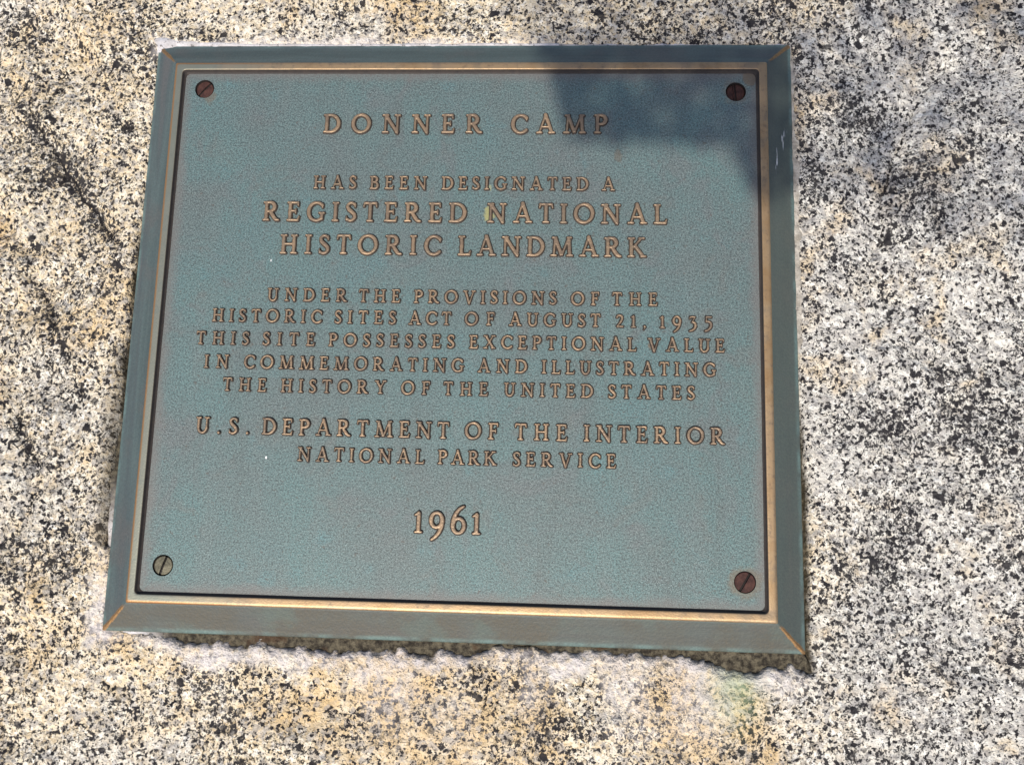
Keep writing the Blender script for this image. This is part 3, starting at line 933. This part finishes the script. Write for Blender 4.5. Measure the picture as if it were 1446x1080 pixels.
def letter_geometry(ch, cap, x, y, height, seed):
    l, r, GX, GY, D = glyph(ch)
    d = -D * cap + 0.00012                                  # metres inside the outline
    px = x + (GX - l) * cap
    py = y + GY * cap
    n = fbm(px + seed, py, 700, 2, 7) - 0.5
    d = d + n * 0.00022
    e = 0.00042
    zin = sstep(-0.00012, e, d)
    crown = sstep(e * 0.6, 0.0012, d) * 0.00008
    Zl = height * zin + crown + n * 0.00012
    foot = sstep(-0.00045, -0.00005, d) * 0.00018           # small fillet of dirt at the foot
    Zl = np.where(d < 0, np.maximum(foot - 0.0002 * sstep(-0.0004, -0.0007, d), height * zin), Zl)
    Zl = np.where(d < -0.00055, -0.0003, Zl)
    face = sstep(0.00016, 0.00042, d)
    keep = d > -0.0008
    fk = keep[:-1, :-1] | keep[1:, :-1] | keep[:-1, 1:] | keep[1:, 1:]
    F = grid_faces(*GX.shape)[fk.ravel()]
    used, inv = np.unique(F, return_inverse=True)
    V = np.stack([px, py, Zl], -1).reshape(-1, 3)[used]
    return V, inv.reshape(-1, 4), face.ravel()[used], (r - l) * cap


CAPS = {1: 0.0138, 2: 0.0094, 3: 0.0139, 4: 0.0138, 5: 0.0090, 6: 0.0090, 7: 0.0090, 8: 0.0090, 9: 0.0090, 10: 0.0109, 11: 0.0092, 12: 0.0152}
BASE = {1: 0.1336, 2: 0.0932, 3: 0.0700, 4: 0.0470, 5: 0.0142, 6: -0.0005, 7: -0.0160, 8: -0.0319, 9: -0.0473, 10: -0.0756, 11: -0.0922, 12: -0.1363}
WORDS = [('DONNER', 1, -0.0975, 0.0131), ('CAMP', 1, 0.0320, 0.0978),
         ('HAS', 2, -0.1016, -0.0719), ('BEEN', 2, -0.0629, -0.0236), ('DESIGNATED', 2, -0.0138, 0.0857), ('A', 2, 0.0943, 0.1039),
         ('REGISTERED', 3, -0.1353, 0.0043), ('NATIONAL', 3, 0.0177, 0.1379), ('HISTORIC', 4, -0.1219, -0.0119), ('LANDMARK', 4, -0.0010, 0.1244),
         ('UNDER', 5, -0.1280, -0.0737), ('THE', 5, -0.0660, -0.0380), ('PROVISIONS', 5, -0.0290, 0.0657), ('OF', 5, 0.0750, 0.0935), ('THE', 5, 0.1021, 0.1317),
         ('HISTORIC', 6, -0.1644, -0.0897), ('SITES', 6, -0.0815, -0.0402), ('ACT', 6, -0.0321, -0.0034), ('OF', 6, 0.0054, 0.0251),
         ('AUGUST', 6, 0.0344, 0.0946), ('21,', 6, 0.1047, 0.1242), ('1935', 6, 0.1331, 0.1670),
         ('THIS', 7, -0.1740, -0.1380), ('SITE', 7, -0.1289, -0.0937), ('POSSESSES', 7, -0.0847, -0.0007), ('EXCEPTIONAL', 7, 0.0088, 0.1181), ('VALUE', 7, 0.1252, 0.1748),
         ('IN', 8, -0.1674, -0.1507), ('COMMEMORATING', 8, -0.1406, 0.0061), ('AND', 8, 0.0148, 0.0475), ('ILLUSTRATING', 8, 0.0567, 0.1692),
         ('THE', 9, -0.1535, -0.1241), ('HISTORY', 9, -0.1146, -0.0444), ('OF', 9, -0.0347, -0.0157), ('THE', 9, -0.0069, 0.0224), ('UNITED', 9, 0.0325, 0.0905), ('STATES', 9, 0.1001, 0.1555),
         ('U.S.', 10, -0.1694, -0.1336), ('DEPARTMENT', 10, -0.1252, -0.0019), ('OF', 10, 0.0081, 0.0297), ('THE', 10, 0.0404, 0.0743), ('INTERIOR', 10, 0.0846, 0.1744),
         ('NATIONAL', 11, -0.1005, -0.0174), ('PARK', 11, -0.0088, 0.0294), ('SERVICE', 11, 0.0396, 0.1055),
         ('1961', 12, -0.0223, 0.0204)]
for wi, (word, line, xa, xb) in enumerate(WORDS):
    cap_h = CAPS[line]
    ws = [(glyph(c)[1] - glyph(c)[0]) * cap_h for c in word]
    gap = (xb - xa - sum(ws)) / max(1, len(word) - 1)
    x = xa
    Vs, Fs, As = [], [], []
    nv = 0
    for ci, c in enumerate(word):
        jy = random.uniform(-0.00012, 0.00012)
        V, F, A, w_ = letter_geometry(c, cap_h, x, BASE[line] + jy, 0.0018 if cap_h > 0.0105 else 0.0015, wi * 3.1 + ci)
        Vs.append(V); Fs.append(F + nv); As.append(A); nv += len(V)
        x += w_ + gap
    me = np_mesh('raised_word', np.concatenate(Vs), np.concatenate(Fs), dict(face=np.concatenate(As)))
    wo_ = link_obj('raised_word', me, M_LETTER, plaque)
    wo_['label'] = 'raised bronze word ' + word if word[0].isalpha() else 'raised bronze figures ' + word

# ------------------------------------------------------------------ added out-of-view pine shape, laid out to shade the upper right corner
shade_caster = bpy.data.objects.new('pine_shade_caster', None)
COL.objects.link(shade_caster)
shade_caster.location = (1.9, 0.6, -0.75)
shade_caster['label'] = 'added out-of-view pine shape that shades the upper right of the plaque'
shade_caster['category'] = 'shade_caster'


def tube(pts, radii, n=12):
    V = []; F = []
    for i, (p, r) in enumerate(zip(pts, radii)):
        p = Vector(p)
        d = (Vector(pts[min(i + 1, len(pts) - 1)]) - Vector(pts[max(i - 1, 0)])).normalized()
        u = d.orthogonal().normalized(); v = d.cross(u)
        for k in range(n):
            a = 2 * math.pi * k / n
            V.append(p + (u * math.cos(a) + v * math.sin(a)) * r * random.uniform(0.92, 1.08))
    for i in range(len(pts) - 1):
        for k in range(n):
            F.append((i * n + k, i * n + (k + 1) % n, (i + 1) * n + (k + 1) % n, (i + 1) * n + k))
    return np.array([tuple(v) for v in V]), np.array(F)


TL = Vector(shade_caster.location)
V, F = tube([(0, 0, -0.1), (0.01, 0, 0.6), (0.0, 0.02, 1.6), (0.03, 0.03, 3.0), (0.02, 0.0, 5.0), (0.0, 0.0, 7.0)], [0.24, 0.19, 0.17, 0.14, 0.09, 0.02])
link_obj('caster_trunk', np_mesh('caster_trunk', V, F), M_CASTER_BARK, shade_caster)

SHADE = [(0.004, 0.262), (0.030, 0.212), (0.056, 0.186), (0.064, 0.150), (0.070, 0.131), (0.100, 0.126), (0.150, 0.127), (0.178, 0.126), (0.190, 0.104), (0.204, 0.083),
         (0.222, 0.098), (0.245, 0.092), (0.270, 0.085), (0.300, 0.062), (0.345, 0.066), (0.400, 0.040), (0.62, 0.05), (0.95, 0.22), (0.95, 0.50), (0.50, 0.60), (0.10, 0.52), (-0.02, 0.38)]


def inside(px, py, poly):
    c = np.zeros(px.shape, bool)
    n = len(poly)
    for i in range(n):
        x0, y0 = poly[i]; x1, y1 = poly[(i + 1) % n]
        cond = ((y0 > py) != (y1 > py)) & (px < (x1 - x0) * (py - y0) / (y1 - y0 + 1e-12) + x0)
        c ^= cond
    return c


sp = 0.0042
bx, by = np.meshgrid(np.arange(-0.05, 0.98, sp), np.arange(0.02, 0.62, sp))
bx = bx.ravel() + rng.uniform(-0.5, 0.5, bx.size) * sp; by = by.ravel() + rng.uniform(-0.5, 0.5, by.size) * sp
ok = inside(bx, by, SHADE)  # foliage fills the wanted shadow outline, carried up towards the sun
ok &= rng.uniform(0, 1, bx.shape) < 0.92 - 0.66 * np.maximum(sstep(0.205, 0.235, bx), 0.75 * sstep(0.195, 0.215, by))
bx, by = bx[ok], by[ok]
print('shade_needles', len(bx))
hh = 1.15 + 0.10 * fbm(bx, by, 9, 2, 105) + rng.uniform(0, 0.05, bx.shape)
s_ = np.array(SUN_DIR) / SUN_DIR.z
C3 = np.stack([bx + s_[0] * hh, by + s_[1] * hh, hh], -1) - np.array(TL)
ln = rng.uniform(0.005, 0.009, bx.shape); wd = rng.uniform(0.0028, 0.0046, bx.shape)
dv = rng.normal(size=(len(bx), 3)) * np.array([1, 1, 0.45]); dv /= np.linalg.norm(dv, axis=1, keepdims=True)
uv = np.cross(dv, rng.normal(size=dv.shape)); uv /= np.linalg.norm(uv, axis=1, keepdims=True)
a = C3 - dv * ln[:, None]; b = C3 + dv * ln[:, None]
V = np.stack([a, C3 + uv * wd[:, None], b, C3 - uv * wd[:, None]], 1).reshape(-1, 3)
F = np.arange(len(V)).reshape(-1, 4)
link_obj('shade_needles', np_mesh('shade_needles', V, F, smooth=False), M_CASTER_GREEN, shade_caster)
tip = Vector((0.15 + s_[0] * 1.2, 0.25 + s_[1] * 1.2, 1.2)) - TL
mid_ = Vector((0.60 + s_[0] * 1.2, 0.32 + s_[1] * 1.2, 1.23)) - TL
V, F = tube([(0, 0, 1.7), ((mid_ * 0.5) + Vector((0, 0, 0.90))), mid_, mid_ * 0.5 + tip * 0.5 + Vector((0, 0.01, 0.02)), tip], [0.06, 0.045, 0.028, 0.016, 0.005])
link_obj('shade_bough', np_mesh('shade_bough', V, F), M_CASTER_BARK, shade_caster)
